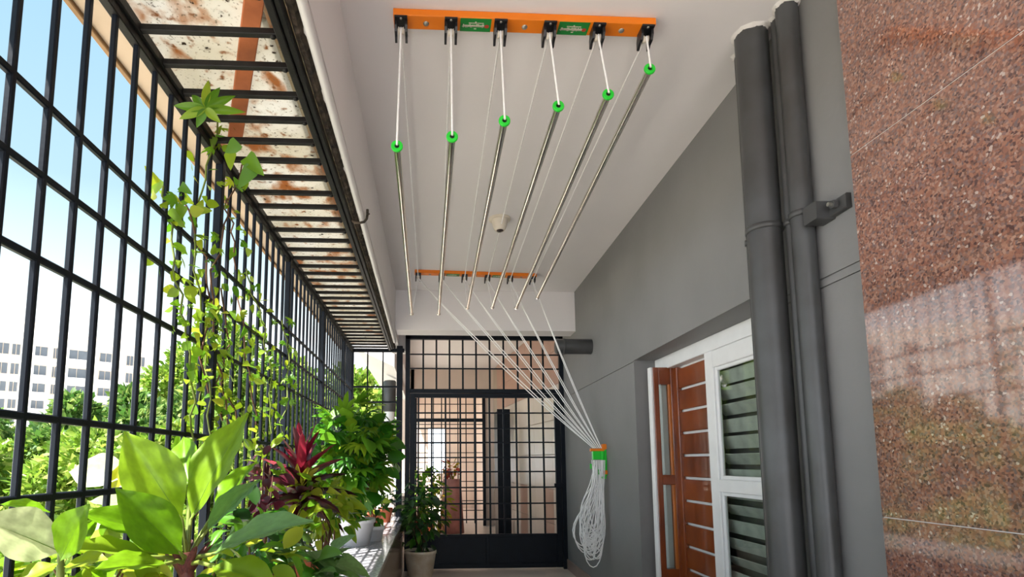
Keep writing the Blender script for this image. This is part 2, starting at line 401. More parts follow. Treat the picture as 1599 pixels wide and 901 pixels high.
MB().cbox((GX,YG-.018,2.585), (-.30,YG+.018,2.63), .003).build('top_rail', M_black, eg)
bars_vertical(eg, [(-.742,YG), (-.557,YG)], .62, 2.59)
bars_vertical(eg, [(-.355,YG)], .0, 2.66, .035, name='post')
for z in (2.162, 1.976, 1.737, 1.37, 1.18, .80):
    MB().cbox((GX,YG-.008,z-.011), (-.36,YG+.008,z+.011), .003).build('rail', M_black, eg)

# sheets above the bars
s1 = MB()
NX, NY = 6, 60
def sheetz(x, y): return 2.705+.012*math.sin(x*40)*.3+.006*mnoise.noise(Vector((x*5, y*2, 0)))
for (x0, x1, nm, m, lab, dz) in ((-1.10,-.535,'roofing_sheet',M_sheet,'weathered pale translucent sheet lying over the overhead bars',0), (-.56,-.446,'flashing_strip',M_sheet2,'yellowed sheet strip between overhead bars and beam',.02)):
    mb = MB(); vs = []
    for s in (0, .004):
        for j in range(NY+1):
            for i in range(NX+1):
                x = lerp(x0, x1, i/NX); yq = lerp(-2.8, 6.95, j/NY); vs.append((x, yq, sheetz(x, yq)+dz+s))
    n1 = (NX+1)*(NY+1); fs = []
    for j in range(NY):
        for i in range(NX):
            k = j*(NX+1)+i; fs.append((k, k+NX+1, k+NX+2, k+1)); fs.append((n1+k, n1+k+1, n1+k+NX+2, n1+k+NX+1))
    mb.add(vs, fs, True); o = mb.build(nm, m); tag(o, lab, 'roofing')
eb = thing('eave_board', 'beige board overhanging outside the side grille top', 'board', (-1.02,3,2.66))
MB().box((-1.085,-2.8,2.66), (-.965,6.95,2.69)).build('board', M_eave, eb)
MB().cbox((-1.105,-2.8,2.645), (-1.085,6.95,2.70), .003).build('edge_strip', M_eavedge, eb)
pk = MB().cbox((-.03,-.75,0), (.03,.55,.022), .003).build('wood_plank', M_plank)
pk.location = (-.665, 1.92, 2.680); pk.rotation_euler = (0,0,math.atan2(.208,.507)); tag(pk, 'orange-brown wooden batten lying askew on the overhead bars', 'plank')
# black grime and mortar remains between rail and pipe
mb = MB(); rr = random.Random(3)
N = 420; vs = []
for k in range(N+1):
    yq = -.3+k*.0172; n0 = mnoise.noise(Vector((yq*9, 0, 0))); n1 = mnoise.noise(Vector((yq*31, 5, 0)))
    w_ = .040+.012*n0+.008*n1
    for t in (0, .33, .66, 1.):
        vs.append((-.446+w_*t, yq, 2.652-.012*math.sin(PI*t)*(1+n1)+(.014 if t in (0, 1.) else 0)+rr.uniform(-.003,.003)))
mb.add(vs, [(k*4+q, k*4+q+1, k*4+q+5, k*4+q+4) for k in range(N) for q in range(3)])
o = mb.build('grime_strip', M_grime); tag(o, 'black crumbling sealant strip along the beam underside', 'sealant', kind='stuff')
# white conduit along the beam with its hook
cd = MB().tube([(-.386,-.5,2.645),(-.386,3,2.645),(-.400,6.45,2.645)], .0165, 14).build('conduit_pipe', M_whitepipe); tag(cd, 'white plastic pipe running under the edge beam', 'pipe')
hk = thing('iron_hook', 'dark bent iron hook around the white pipe', 'hook', (-.4,3.08,2.62))
pts = [(-.44,3.09,2.625),(-.425,3.09,2.612),(-.395,3.09,2.609),(-.370,3.09,2.616),(-.356,3.09,2.634),(-.352,3.09,2.66),(-.352,3.09,2.69)]
MB().tube(pts, .0075, 8).build('hook_bar', M_grime, hk)
MB().tube([(-.352,3.075,2.655),(-.338,3.07,2.655)], .005, 6).build('hook_spur', M_grime, hk)

# ================================================================== GATE
gt = thing('security_gate', 'black steel barred gate closing the corridor', 'gate', (.65,YG,0))
def gb(name, a, b, m=M_black, parent=gt, c=.003): return MB().cbox(a, b, c).build(name, m, parent)
XL, XR = -.285, 1.645
gb('frame_post', (XL,YG-.03,0), (XL+.055,YG+.03,2.795)); gb('frame_post', (XR-.05,YG-.03,0), (XR,YG+.03,2.795))
gb('frame_head', (XL,YG-.03,2.745), (XR,YG+.03,2.795)); gb('transom_rail', (XL+.05,YG-.03,2.085), (XR-.05,YG+.03,2.135))
# transom grid
def grid(parent, xs, zs, x0, x1, z0, z1, y, t=.0105):
    me = MB().cbox((-t,-t,0), (t,t,z1-z0), .002).mesh('bar'); me.materials.append(M_black)
    for x in xs:
        o = link('bar', me, None); o.location = (x, y, z0); par(o, parent)
    me = MB().cbox((0,-t*.8,-t*.8), (x1-x0,t*.8,t*.8), .002).mesh('crossbar'); me.materials.append(M_black)
    for z in zs:
        o = link('crossbar', me, None); o.location = (x0, y-.004, z); par(o, parent)
grid(gt, (-.07,.09,.25,.412,.575,.741,.911,1.085,1.252,1.400), (2.562,2.387), XL+.05, XR-.05, 2.13, 2.76, YG)
lf = MB().cbox((-.228,YG-.022,.02), (-.165,YG+.022,2.08), .003).build('leaf_stile', M_black, gt)
gb('leaf_stile', (1.525,YG-.022,.02), (1.590,YG+.022,2.08)); gb('leaf_top_rail', (-.165,YG-.022,2.03), (1.525,YG+.022,2.08))
gb('leaf_bottom_rail', (-.165,YG-.022,.02), (1.525,YG+.022,.075)); gb('leaf_mid_rail', (-.165,YG-.022,.375), (1.525,YG+.022,.41))
gb('leaf_muntin', (.675,YG-.022,.07), (.715,YG+.022,.38))
gb('steel_panel', (-.165,YG-.006,.07), (.675,YG+.006,.38), c=.001); gb('steel_panel', (.715,YG-.006,.07), (1.525,YG+.006,.38), c=.001)
grid(gt, (-.126,.034,.200,.378,.560,.732,.903,1.057,1.213,1.385), (1.845,1.659,1.49,1.31,1.14,.955,.765,.58), -.165, 1.525, .40, 2.04, YG)
gb('bolt_latch', (1.50,YG-.05,.95), (1.61,YG-.025,1.0))
# gate further down the corridor
g2 = thing('inner_gate', 'smaller black barred doorway seen far beyond the gate', 'gate', (.45,11.38,0))
for a, b, nm in (((-.30,11.33,0),(-.24,11.38,2.62),'frame_post'), ((1.08,11.33,0),(1.14,11.38,2.62),'frame_post'), ((-.24,11.33,2.06),(1.08,11.38,2.13),'frame_head'), ((-.24,11.33,2.58),(1.08,11.38,2.62),'frame_head')):
    gb(nm, a, b, parent=g2)
grid(g2, [-.24+.165*k for k in range(1, 8)], [2.25,2.42]+[.3+.19*k for k in range(10)], -.24, 1.08, .05, 2.6, 11.36, .010)
sd = thing('steel_door', 'black steel door standing open against the tiled wall', 'door', (1.2,9.6,0))
MB().cbox((1.165,9.55,.02), (1.215,10.0,2.12), .004).build('door_leaf', M_black, sd)
MB().cbox((1.16,9.52,.0), (1.38,9.56,2.15), .004).build('door_edge', M_black, sd)

# ================================================================== DRYING RACK
def rack(label, group, A, B, zb):
    A, B = Vector(A), Vector(B); d = (B-A); L = d.length; ang = math.atan2(d.y, d.x)
    t = thing('pulley_rack', label, 'pulley rack', (A.x, A.y, ZC), group)
    t.rotation_euler = (0,0,ang)
    def ch(name, mb, m, p=t):
        o = bpy.data.objects.new(name, mb.mesh(name)); o.data.materials.append(m); COL.objects.link(o); o.parent = p; return o
    T = ZC-zb
    ch('rack_bar', MB().cbox((0,0,-T), (L,.078,0), .003), M_orange)
    pos = [L*(.028+.1888*k) for k in range(6)]
    pm = MB()
    pm.box((-.027,.0,-.008), (.027,.066,0))
    for s in (-1, 1):
        poly = [(.016,-.004),(.066,-.004),(.078,-.03),(.078,-.066),(.070,-.066),(.056,-.054),(.03,-.05),(.016,-.03)]
        x0 = .027*s; x1 = .017*s
        pm.prism(poly, min(x0,x1), max(x0,x1), 'x')
    pmm = pm.mesh('pulley_block'); pmm.materials.append(M_plastic)
    wm = MB().lathe([(0,-.012),(.016,-.012),(.011,0),(.016,.012),(0,.012)], (0,.045,-.036), 14, 'x').mesh('pulley_wheel'); wm.materials.append(M_cream)
    sm = MB().lathe([(0,-.004),(.005,-.003),(.006,0)], n=8).mesh('rivet'); sm.materials.append(M_screw)
    for x in pos:
        o = link('pulley_block', pmm, None); o.parent = t; o.location = (x, 0, -T)
        q = link('pulley_wheel', wm, None); q.parent = o
        q = link('rivet', sm, None); q.parent = o; q.location = (0, .009, -.008)
    bm = MB().lathe([(0,-.007),(.010,-.005),(.013,0)], n=12).mesh('mounting_bolt'); bm.materials.append(M_screw)
    for x in (lerp(pos[0],pos[1],.5), lerp(pos[2],pos[3],.5), lerp(pos[4],pos[5],.5)):
        o = link('mounting_bolt', bm, None); o.parent = t; o.location = (x, .042, -T)
    for k in (1, 3):
        xc = lerp(pos[k], pos[k+1], .5); hw = .066
        lb = ch('maker_sticker', MB().box((-hw,.004,-.0012), (hw,.076,0)), M_dgreen); lb.location = (xc, 0, -T)
        lb['label'] = 'green sticker with a pale row of lettering'
        # illegible print as seen: an initial in a ring, a pale row of letter strokes, a small line above and a mark below
        rr = random.Random(11+k); mk = MB()
        x = -hw+.012
        while x < hw-.03:
            wd = rr.uniform(.003,.0055); mk.box((x,.039-rr.choice((0,0,.004)),-.0018), (x+wd,.050+rr.choice((0,0,.003)),-.0012)); x += wd+rr.uniform(.0008,.0018)
        mk.box((-hw+.008,.046,-.0018), (hw-.03,.049,-.0012))
        ch('lettering', mk, M_cream, lb)
        ch('ring_initial', MB().lathe([(.010,-.0018),(.006,-.0020),(0,-.0020)], (hw-.018,.045,0), 14), M_red, lb)
        mk = MB(); x = -.030
        while x < .032:
            wd = rr.uniform(.002,.004); mk.box((x,.026,-.0018), (x+wd,.031,-.0012)); x += wd+.0012
        mk.box((-.003,.020,-.0018), (.003,.026,-.0012)); mk.box((-.006,.058,-.0018), (.004,.062,-.0012))
        ch('small_print', mk, M_tile, lb)
    c, s = math.cos(ang), math.sin(ang)
    return [Vector((A.x+x*c-.04*s, A.y+x*s+.04*c, zb-.05)) for x in pos]
pul1 = rack('nearer orange six-pulley rack with green stickers on the ceiling', 'ceiling pulley racks', (-.153,2.168,0), (.968,2.168,0), 3.118)
pul2 = rack('farther orange six-pulley rack on the ceiling near the cross beam', 'ceiling pulley racks', (-.142,5.40,0), (1.085,5.47,0), 3.118)

nearE = [(-.134,2.2,2.555),(.094,2.2,2.603),(.314,2.2,2.680),(.544,2.2,2.753),(.760,2.2,2.813),(.946,2.2,2.937)]
farE = [(-.167,5.3,2.674),(.092,5.3,2.677),(.370,5.3,2.737),(.612,5.3,2.746),(.844,5.3,2.742),(1.053,5.3,2.846)]
ordn = ['leftmost and lowest-hanging', 'second from left', 'third from left', 'third from right', 'second from right', 'rightmost and highest-hanging']
for i in range(6):
    a, b = Vector(nearE[i]), Vector(farE[i]); d = (b-a).normalized()
    t = thing('drying_pole', 'steel clothes drying pole, %s of the six under the ceiling' % ordn[i], 'drying pole', a, 'drying poles under the ceiling')
    tb = MB().tube([a+d*.004, a.lerp(b,.5), b-d*.004], .0158, 16, cap=False).build('tube', M_steel, t)
    for p, s in ((a, -1), (b, 1)):
        q = d*s; u = q.orthogonal().normalized(); v = q.cross(u)
        n = 20
        def ring(prof, nm, m, sm):
            mb = MB(); vs = [p+q*h+(u*math.cos(2*PI*k/n)+v*math.sin(2*PI*k/n))*r for r, h in prof for k in range(n)]
            mb.add(vs, [(j*n+k, j*n+(k+1)%n, (j+1)*n+(k+1)%n, (j+1)*n+k) for j in range(len(prof)-1) for k in range(n)], sm); return mb.build(nm, m, t)
        if s < 0:
            o = ring([(.0159,-.008),(.0245,-.007),(.0245,.0),(.0225,.0025),(.0105,.0025),(.0095,-.006)], 'end_cap', M_green, False); o['label'] = 'bright green ring end cap'
            ring([(.0096,-.005),(.004,-.0055),(0,-.006)], 'cap_hole', M_plastic, False)
        else:
            ring([(.0159,-.010),(.019,-.009),(.019,.002),(.006,.004),(0,.004)], 'end_cap', M_steel, False)

# wall cleat
CY = 5.06; CXw = wx(CY)
cl = thing('rope_cleat', 'green and orange rope cleat fixed to the grey wall', 'rope cleat', (CXw,CY,1.38))
MB().cbox((CXw-.145,CY-.016,1.350), (CXw-.012,CY+.016,1.375), .004).build('top_bar', M_orange, cl)
MB().cbox((CXw-.125,CY-.022,1.275), (CXw-.045,CY+.022,1.351), .004).build('clamp_body', M_green, cl)
MB().cbox((CXw-.048,CY-.026,1.245), (CXw-.025,CY+.026,1.351), .004).build('clamp_side', M_green, cl)
MB().cbox((CXw-.022,CY-.02,1.13), (CXw-.0,CY+.02,1.36), .003).build('wall_plate', M_green, cl)
MB().cbox((CXw-.038,CY-.024,1.368), (CXw,CY+.024,1.415), .005).build('upper_stop', M_orange, cl)
MB().lathe([(0,-.03),(.018,-.028),(.022,-.015),(.022,0)], (CXw,CY-.01,1.16), 14, 'x').build('lower_knob', M_orange, cl)
MB().lathe([(0,-.05),(.012,-.045),(.014,0)], (CXw-.015,CY-.02,1.115), 10, 'x').build('lower_stop', M_green, cl)
for (x, z) in ((-.150,1.215),(-.118,1.235),(-.075,1.165)):
    MB().lathe([(0,-.024),(.011,-.02),(.008,0),(.011,.02),(0,.024)], (CXw+x,CY-.025,z), 10, 'z').build('rope_tag', M_green, cl)

# ropes
def bez(a, b, sag, n=10):
    return [a.lerp(b, k/n)-Vector((0,0,sag*4*(k/n)*(1-k/n))) for k in range(n+1)]
for i in range(6):
    ra = pul1[i]+Vector((0,.0,.0)); rb = pul2[i]; top = Vector((ra.x, ra.y-.012, ra.z+.014))
    end = Vector((CXw-.118+.015*i, CY-.004, 1.378))
    a = Vector(nearE[i])
    pts = [a+Vector((0,-.008,0)), Vector((ra.x, ra.y-.012, ra.z)), top, ra+Vector((0,.01,.018)), rb+Vector((0,-.01,.018)), rb+Vector((.004,.0,.0))]+bez(rb+Vector((.006,0,-.012)), end, .03)[1:]
    o = MB().tube(pts, .0045, 6).build('near_rope', M_rope)
    tag(o, 'white rope from the near end of the %s drying pole to the cleat' % ordn[i].replace(' and', ','), 'rope', 'ropes at the near pole ends')
    f = Vector(farE[i])
    end = Vector((CXw-.112+.014*i, CY+.004, 1.378))
    pts = [f, rb+Vector((0,.012,.0)), rb+Vector((0,.004,.018)), rb+Vector((.012,.0,.0))]+bez(rb+Vector((.014,0,-.012)), end, .07)[1:]
    o = MB().tube(pts, .0043, 6).build('far_rope', M_rope)
    tag(o, 'white rope from the far end of the %s drying pole to the cleat' % ordn[i].replace(' and', ','), 'rope', 'ropes at the far pole ends')
# gathered rope below the cleat
rbn = thing('rope_bundle', 'gathered white rope loops hanging below the green cleat', 'rope', (1.47,CY,.6))
rr = random.Random(5)
for k in range(22):
    xt = CXw-.115+.085*rr.random(); yb = CY-.02+rr.uniform(-.03,.03)
    cx = min(CXw-.165+rr.gauss(0,.028), CXw-.12); zb = rr.uniform(.36,.66); hwid = rr.uniform(.05,.135)
    if k == 0: zb, hwid, cx = .30, .095, CXw-.15
    if k == 1: zb, hwid, cx = .44, .17, CXw-.18
    hwid = min(hwid, CXw-.02-cx)
    tw = rr.uniform(-.4,.4); pts = []
    N = 30; xt2 = xt+rr.uniform(-.02,.02)
    H0 = 1.27; hb = rr.uniform(.16,.28)
    for j in range(N+1):
        t = j/N
        if t < .34:
            u = t/.34; z = lerp(H0, zb+hb, u); x = lerp(xt, cx-hwid, u**1.9); s = -u**1.9
        elif t < .66:
            u = (t-.34)/.32; a = PI+u*PI; x = cx+hwid*math.cos(a); z = zb+hb+hb*math.sin(a); s = math.cos(a)
        else:
            u = (t-.66)/.34; z = lerp(zb+hb, H0, u); x = lerp(xt2, cx+hwid, (1-u)**1.9); s = (1-u)**1.9
        pts.append((x+.006*mnoise.noise(Vector((t*5,k,0))), yb+tw*hwid*s*.5+.012*mnoise.noise(Vector((k,t*4,3))), z))
    pts = [Vector(p) for p in pts]
    for it in range(4): pts = [pts[0]]+[(pts[j-1]+pts[j]*2+pts[j+1])/4 for j in range(1, N)]+[pts[-1]]
    MB().tube(pts, .0045, 6).build('rope_loop', M_rope, rbn)
for k in range(10):      # short curls inside the bundle
    cx = CXw-.155+rr.uniform(-.05,.04); zc = rr.uniform(.45,.62); ra = rr.uniform(.03,.06); a0 = rr.uniform(0,6)
    pts = [(cx+ra*math.cos(a0+u*.45), CY-.045+rr.uniform(-.004,.004), zc+ra*1.3*math.sin(a0+u*.45)) for u in range(13)]
    MB().tube(pts, .0050, 6).build('rope_curl', M_rope, rbn)

# dome camera on the ceiling
dc = thing('ceiling_dome', 'small cream dome fitting with dark lens on the ceiling', 'ceiling fitting', (.55,4.2,ZC))
MB().lathe([(.085,0),(.085,-.012),(.078,-.016),(.06,-.016)], (.55,4.2,ZC), 28).build('base_ring', M_cream, dc)
MB().lathe([(.064,-.014),(.062,-.03),(.055,-.06),(.046,-.085),(.036,-.098),(.026,-.102)], (.55,4.2,ZC), 28).build('dome_body', M_cream, dc)
MB().lathe([(.027,-.101),(.022,-.103),(0,-.100)], (.55,4.19,ZC), 20).build('lens', M_lens, dc)

# ================================================================== PIPES ON THE RIGHT
def vpipe(name, label, x, y, r, zring, n=28, collar=True):
    t = thing(name, label, 'pipe', (x,y,0), 'grey wall pipes')
    MB().tube([(x,y,0),(x,y,1.5),(x,y,ZC)], r, n, cap=False).build('pipe_body', M_pipeP, t)
    k = MB().lathe([(r-.001,-.012),(r+.006,-.012),(r+.006,.012),(r-.001,.012)], (x,y,zring), n); k.build('clamp_ring', M_pipeP, t)
    if collar:
        rr = random.Random(int(x*1000)); N = 22; mb = MB(); vs = []
        for j, (dr, h) in enumerate(((.010,0),(.007,-.006),(0,-.012))):
            for q in range(N):
                a = 2*PI*q/N; e_ = rr.uniform(-.004,.005) if j else rr.uniform(0,.006)
                vs.append((x+(r+dr+e_)*math.cos(a), y+(r+dr+e_)*math.sin(a), ZC+h+(rr.uniform(-.006,.004) if j else 0)))
        mb.add(vs, [(j*N+q, j*N+(q+1)%N, (j+1)*N+(q+1)%N, (j+1)*N+q) for j in range(2) for q in range(N)], True); mb.build('mortar_collar', M_mortar, t)
    return t
big = vpipe('drain_pipe', 'thickest dark grey drain pipe running floor to ceiling', 1.432, 2.245, .068, 2.24, 32)
vpipe('drain_pipe', 'medium dark grey pipe nearest the granite wall', 1.490, 2.085, .042, 2.235, 28)
vpipe('conduit', 'slim grey conduit squeezed between the two larger pipes', 1.490, 2.158, .020, 2.235, 16)
vpipe('conduit', 'thinnest grey conduit on the far side of the thickest pipe', 1.440, 2.375, .012, 2.235, 12)
bx = thing('pipe_bracket', 'grey block bracket clamping the medium pipe to the wall', 'bracket', (1.5,1.98,2.2))
MB().cbox((1.455,1.955,2.165), (1.532,2.030,2.235), .004).build('block', M_pipeP, bx)
MB().cbox((1.505,1.87,2.17), (1.530,1.957,2.225), .004).build('wall_plate', M_pipeP, bx)
MB().tube([(1.510,1.915,2.200),(1.470,1.915,2.200)], .008, 8).build('bolt', M_screw, bx)
MB().lathe([(0,-.045),(.016,-.045),(.016,-.028),(0,-.028)], (1.530,1.915,2.200), 6, 'x', False).build('nut', M_pipeP, bx)
st = thing('pipe_stub', 'short dark pipe stub sticking out of the grey wall', 'pipe', (1.6,5.45,2.39))
MB().lathe([(0,-.36),(.060,-.36),(.074,-.352),(.076,-.34),(.076,.0)], (wx(5.45),5.45,2.395), 28, 'x').build('stub_body', M_pipeP, st)
MB().lathe([(.076,-.29),(.080,-.288),(.080,-.27),(.076,-.268)], (wx(5.45),5.45,2.395), 28, 'x').build('joint_ring', M_pipeP, st)

# ================================================================== WINDOW
XW = 1.76
wn = thing('window_1', 'recessed white framed window with wooden shutter in grey wall', 'window', (XW,3.3,WZ0), kind='structure')
def wbx(name, a, b, m, p=wn, c=.004): return MB().cbox(a, b, c).build(name, m, p)
wbx('frame_head', (XW-.01,WY0,1.94), (XW+.07,WY1,2.035), M_white)
wbx('frame_jamb', (XW-.01,WY1-.09,WZ0), (XW+.07,WY1,1.94), M_white)
wbx('frame_sill', (XW-.01,WY0,WZ0), (XW+.07,WY1,WZ0+.06), M_white)
wbx('frame_jamb', (XW-.01,WY0,WZ0), (XW+.07,WY0+.06,1.94), M_white)
# closed white casement
cs = wbx('casement', (XW-.018,3.34,WZ0+.06), (XW+.03,3.44,1.935), M_white)
wbx('casement_stile', (XW-.018,2.42,WZ0+.06), (XW+.03,2.50,1.935), M_white)
wbx('casement_rail', (XW-.018,2.50,1.83), (XW+.03,3.34,1.935), M_white)
wbx('casement_rail', (XW-.018,2.50,1.075), (XW+.03,3.34,1.150), M_white)
wbx('casement_rail', (XW-.018,2.50,WZ0+.06), (XW+.03,3.34,WZ0+.14), M_white)
for z0, z1 in ((1.150,1.83),(WZ0+.14,1.075)):
    for a, b in (((XW-.006,3.315,z0),(XW+.016,3.34,z1)), ((XW-.006,2.50,z0),(XW+.016,2.525,z1)), ((XW-.006,2.525,z1-.022),(XW+.016,3.315,z1)), ((XW-.006,2.525,z0),(XW+.016,3.315,z0+.022))):
        wbx('glazing_bead', a, b, M_white)
    wbx('pane', (XW+.004,2.525,z0+.022), (XW+.008,3.315,z1-.022), M_glass, c=.0005)
# louvre slats behind the glass
sl = MB().cbox((-.042,0,-.003), (.042,.90,.003), .001).mesh('louvre_slat'); sl.materials.append(mat('pale_louvre', hx(214,212,204), .5, var=.3, vscale=7))
for k in range(14):
    o = link('louvre_slat', sl, None); o.location = (XW+.062, 2.52, .47+k*.1); o.rotation_euler = (0,1.05+.25*math.sin(k*2.1),0); par(o, wn)
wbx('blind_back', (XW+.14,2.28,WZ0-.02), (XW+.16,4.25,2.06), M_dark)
# slatted wooden shutter behind the open leaf
z = WZ0+.06; k = 0
while z < 1.93:
    z1 = min(z+.140, 1.93)
    wbx('shutter_board', (XW+.045,3.44,z), (XW+.062,4.14,z1), M_wood)
    z += .158; k += 1
wbx('shutter_backing', (XW+.066,3.44,WZ0), (XW+.08,4.14,1.95), M_white)
wbx('shutter_stile', (XW+.03,3.95,WZ0+.06), (XW+.06,4.14,1.935), M_wood)
# open leaf, swung out from the far jamb: white outside and edge, varnished inside
LY = 4.04
wbx('open_leaf_edge', (XW-.135,LY-.02,WZ0+.08), (XW-.115,LY+.035,1.945), M_white)
wbx('open_leaf_stile', (XW-.115,LY-.022,WZ0+.08), (XW-.075,LY+.03,1.945), M_wood)
wbx('open_leaf_stile', (XW+.015,LY-.022,WZ0+.08), (XW+.050,LY+.03,1.945), M_wood)
wbx('open_leaf_rail', (XW-.075,LY-.022,1.82), (XW+.015,LY+.03,1.945), M_wood)
wbx('open_leaf_rail', (XW-.075,LY-.022,1.09), (XW+.015,LY+.03,1.16), M_wood)
wbx('open_leaf_rail', (XW-.075,LY-.022,WZ0+.08), (XW+.015,LY+.03,WZ0+.20), M_wood)
for z0, z1 in ((1.16,1.82),(WZ0+.20,1.09)):
    wbx('open_leaf_pane', (XW-.075,LY,z0), (XW+.015,LY+.004,z1), M_glass, c=.0005)
    wbx('open_leaf_bead', (XW-.005,LY-.018,z0), (XW+.016,LY+.002,z1), mat('light_teak', hx(196,112,44), .35, var=.2, vscale=5))

# ================================================================== LEAVES
def leaf_mesh(name, shape='ovate', nl=10, nw=4, fold=.25, arch=.25, wave=0.):
    """unit leaf: base at 0, tip at +Y 1, half width .5 along X"""
    def hw(t):
        if shape == 'ovate': return .5*max(0, math.sin(PI*min(1, t**.75)))**.8*(1-.15*t)+.0
        if shape == 'obovate': return .5*max(0, math.sin(PI*min(1, t**1.0)))**1.08*(1+.1*t)
        if shape == 'elliptic': return .5*max(0, math.sin(PI*t))**.75
        if shape == 'heart': return .5*max(0, (1-t))**.62*min(1, (t+.10)/.16)**.5
        if shape == 'strap': return .5*min(1, t*5+.35)*max(0, (1-t))**.42
        return .5*math.sin(PI*t)
    mb = MB(); vs = []; fs = []
    for j in range(nl+1):
        t = j/nl; w = max(.012, hw(t))
        for i in range(-nw//2, nw//2+1):
            s = i/(nw/2)
            z = -arch*t*t*.5+fold*abs(s)*w*.9-fold*.25*(s*s)*w + wave*math.sin(t*22+s*2)*abs(s)*.05
            vs.append((s*w, t, z))
    r = nw+1
    for j in range(nl):
        for i in range(nw): k = j*r+i; fs.append((k, k+1, k+r+1, k+r))
    mb.add(vs, fs, True); return mb.mesh(name)
def palmate_mesh(name, n=5, spread=1.15, wdt=.30):
    """lobed leaf: fingers radiating from the stalk, joined at the base"""
    mb = MB()
    for k in range(n):
        a = lerp(-spread, spread, k/(n-1)); L = (1-.32*abs(a)/spread)*1.0
        d = Vector((math.sin(a), math.cos(a), 0)); q = Vector((d.y, -d.x, 0))
        vs = [Vector((0,0,0))]; rows = [(.22,wdt*.55,0),(.5,wdt,.02),(.78,wdt*.7,-.03)]
        for t, w_, z in rows:
            c = d*(t*L)
            vs += [c-q*w_*.5*L+Vector((0,0,z+.03)), c+Vector((0,0,z)), c+q*w_*.5*L+Vector((0,0,z+.03))]
        vs.append(d*L+Vector((0,0,-.12)))
        mb.add(vs, [(0,2,1),(0,3,2),(1,2,5,4),(2,3,6,5),(4,5,8,7),(5,6,9,8),(7,8,10),(8,9,10)], True)
    return mb.mesh(name)
def with_mat(me, m):
    c = me.copy(); c.materials.clear(); c.materials.append(m); return c
LM = {'ovate': leaf_mesh('leaf','ovate'), 'ell': leaf_mesh('leaf','elliptic',8,2), 'heart': leaf_mesh('leaf','heart',6,4,.2,.35), 'strap': leaf_mesh('leaf','strap',10,2,.5,.5),
      'big': leaf_mesh('leaf','obovate',18,8,.26,.18,.25), 'palm5': palmate_mesh('leaf',5), 'palm7': palmate_mesh('leaf',7,1.5,.26), 'small': leaf_mesh('leaf','elliptic',4,2,.3,.3)}
def midrib_mesh():
    mb = MB(); n = 14
    mb.tube([(0, k/n*.97, -.18*(k/n)**2*.5-.002) for k in range(n+1)], [lerp(.010,.003,k/n) for k in range(n+1)], 5); return mb.mesh('midrib')
RIB = midrib_mesh(); RIB.materials.append(mat('leaf_midrib', hx(96,136,24), .5, var=.15))
CACHE = {}
def lm(kind, m):
    k = (kind, m.name)
    if k not in CACHE: CACHE[k] = with_mat(LM[kind], m)
    return CACHE[k]
def place_leaf(parent, kind, m, base, tip, width, nrm=(0,0,1), name='leaf', bend=1.):
    base, tip = Vector(base), Vector(tip); yv = tip-base; L = yv.length; yv = yv/L
    n_ = Vector(nrm); n_ = n_-yv*n_.dot(yv)
    n_ = n_.normalized() if n_.length > 1e-4 else yv.orthogonal().normalized()
    xv = yv.cross(n_)
    o = link(name, lm(kind, m), None)
    mw = Matrix(((xv.x,yv.x,n_.x,base.x),(xv.y,yv.y,n_.y,base.y),(xv.z,yv.z,n_.z,base.z),(0,0,0,1))) @ Matrix.Diagonal((width, L, L*bend, 1))
    b = BASE.get(parent.name, Vector((0,0,0)))
    o.parent = parent; o.matrix_local = Matrix.Translation(-b) @ mw
    if kind == 'big':
        q = link('midrib', RIB, None); q.parent = o
    return o
def pot(parent, c, r0, r1, h, m, name='pot', rim=.012):
    mb = MB().lathe([(0,0),(r0,0),(r1,h-.03),(r1+rim,h-.03),(r1+rim,h),(r1-.006,h),(r1-.012,h-.03),(r0*.9,.02)], c, 28); o = mb.build(name, m, parent)
    MB().lathe([(r1-.012,h-.03),(r1*.5,h-.022),(0,h-.02)], c, 20).build('soil', M_soil, parent)
    return o
LEDGE = .62
def rv(r, s=1.): return Vector((r.gauss(0,s), r.gauss(0,s), r.gauss(0,s)))
def shrub(name, label, cat, base, crown, rad, n, kinds, mats, size, seed, nstem=7, asp=(.45,.65), stemm=M_stembrown, group=None, droop=.35, parent=None, shell=.45):
    """bush: stems fan from base into an ellipsoid crown; every leaf is an object"""
    r = random.Random(seed); base = Vector(base); crown = Vector(crown)
    t = parent or thing(name, label, cat, base, group)
    ends = []
    for k in range(nstem):
        d = rv(r).normalized(); e_ = crown+Vector((d.x*rad[0]*.6, d.y*rad[1]*.6, abs(d.z)*rad[2]*.7-.2*rad[2]))
        mid = base.lerp(e_, .5)+rv(r, .02)
        MB().tube([base+rv(r,.008)*Vector((1,1,0)).length*.5, mid, e_], [.007,.005,.002], 6).build('stem', stemm, t); ends.append((base, mid, e_))
    for k in range(n):
        d = rv(r).normalized(); q = r.uniform(shell, 1.)
        p = crown+Vector((d.x*rad[0], d.y*rad[1], d.z*rad[2]))*q
        out = Vector((d.x*1., d.y*1., d.z*.5-droop+r.gauss(0,.25)))+rv(r,.3); out.normalize()
        s = r.uniform(*size)
        place_leaf(t, r.choice(kinds), r.choice(mats), p, p+out*s, s*r.uniform(*asp), Vector((0,0,1))+rv(r,.45), bend=r.uniform(.6,1.6))
    return t

def cam_hit(x, y, Y):
    """point of the depth plane Y seen at a photo position: used only to read measured coordinates"""
    d = _x2*(x-714.78)+_u2*(619.53-y)+_f*880
    return EYE+d*(Y/d.y)

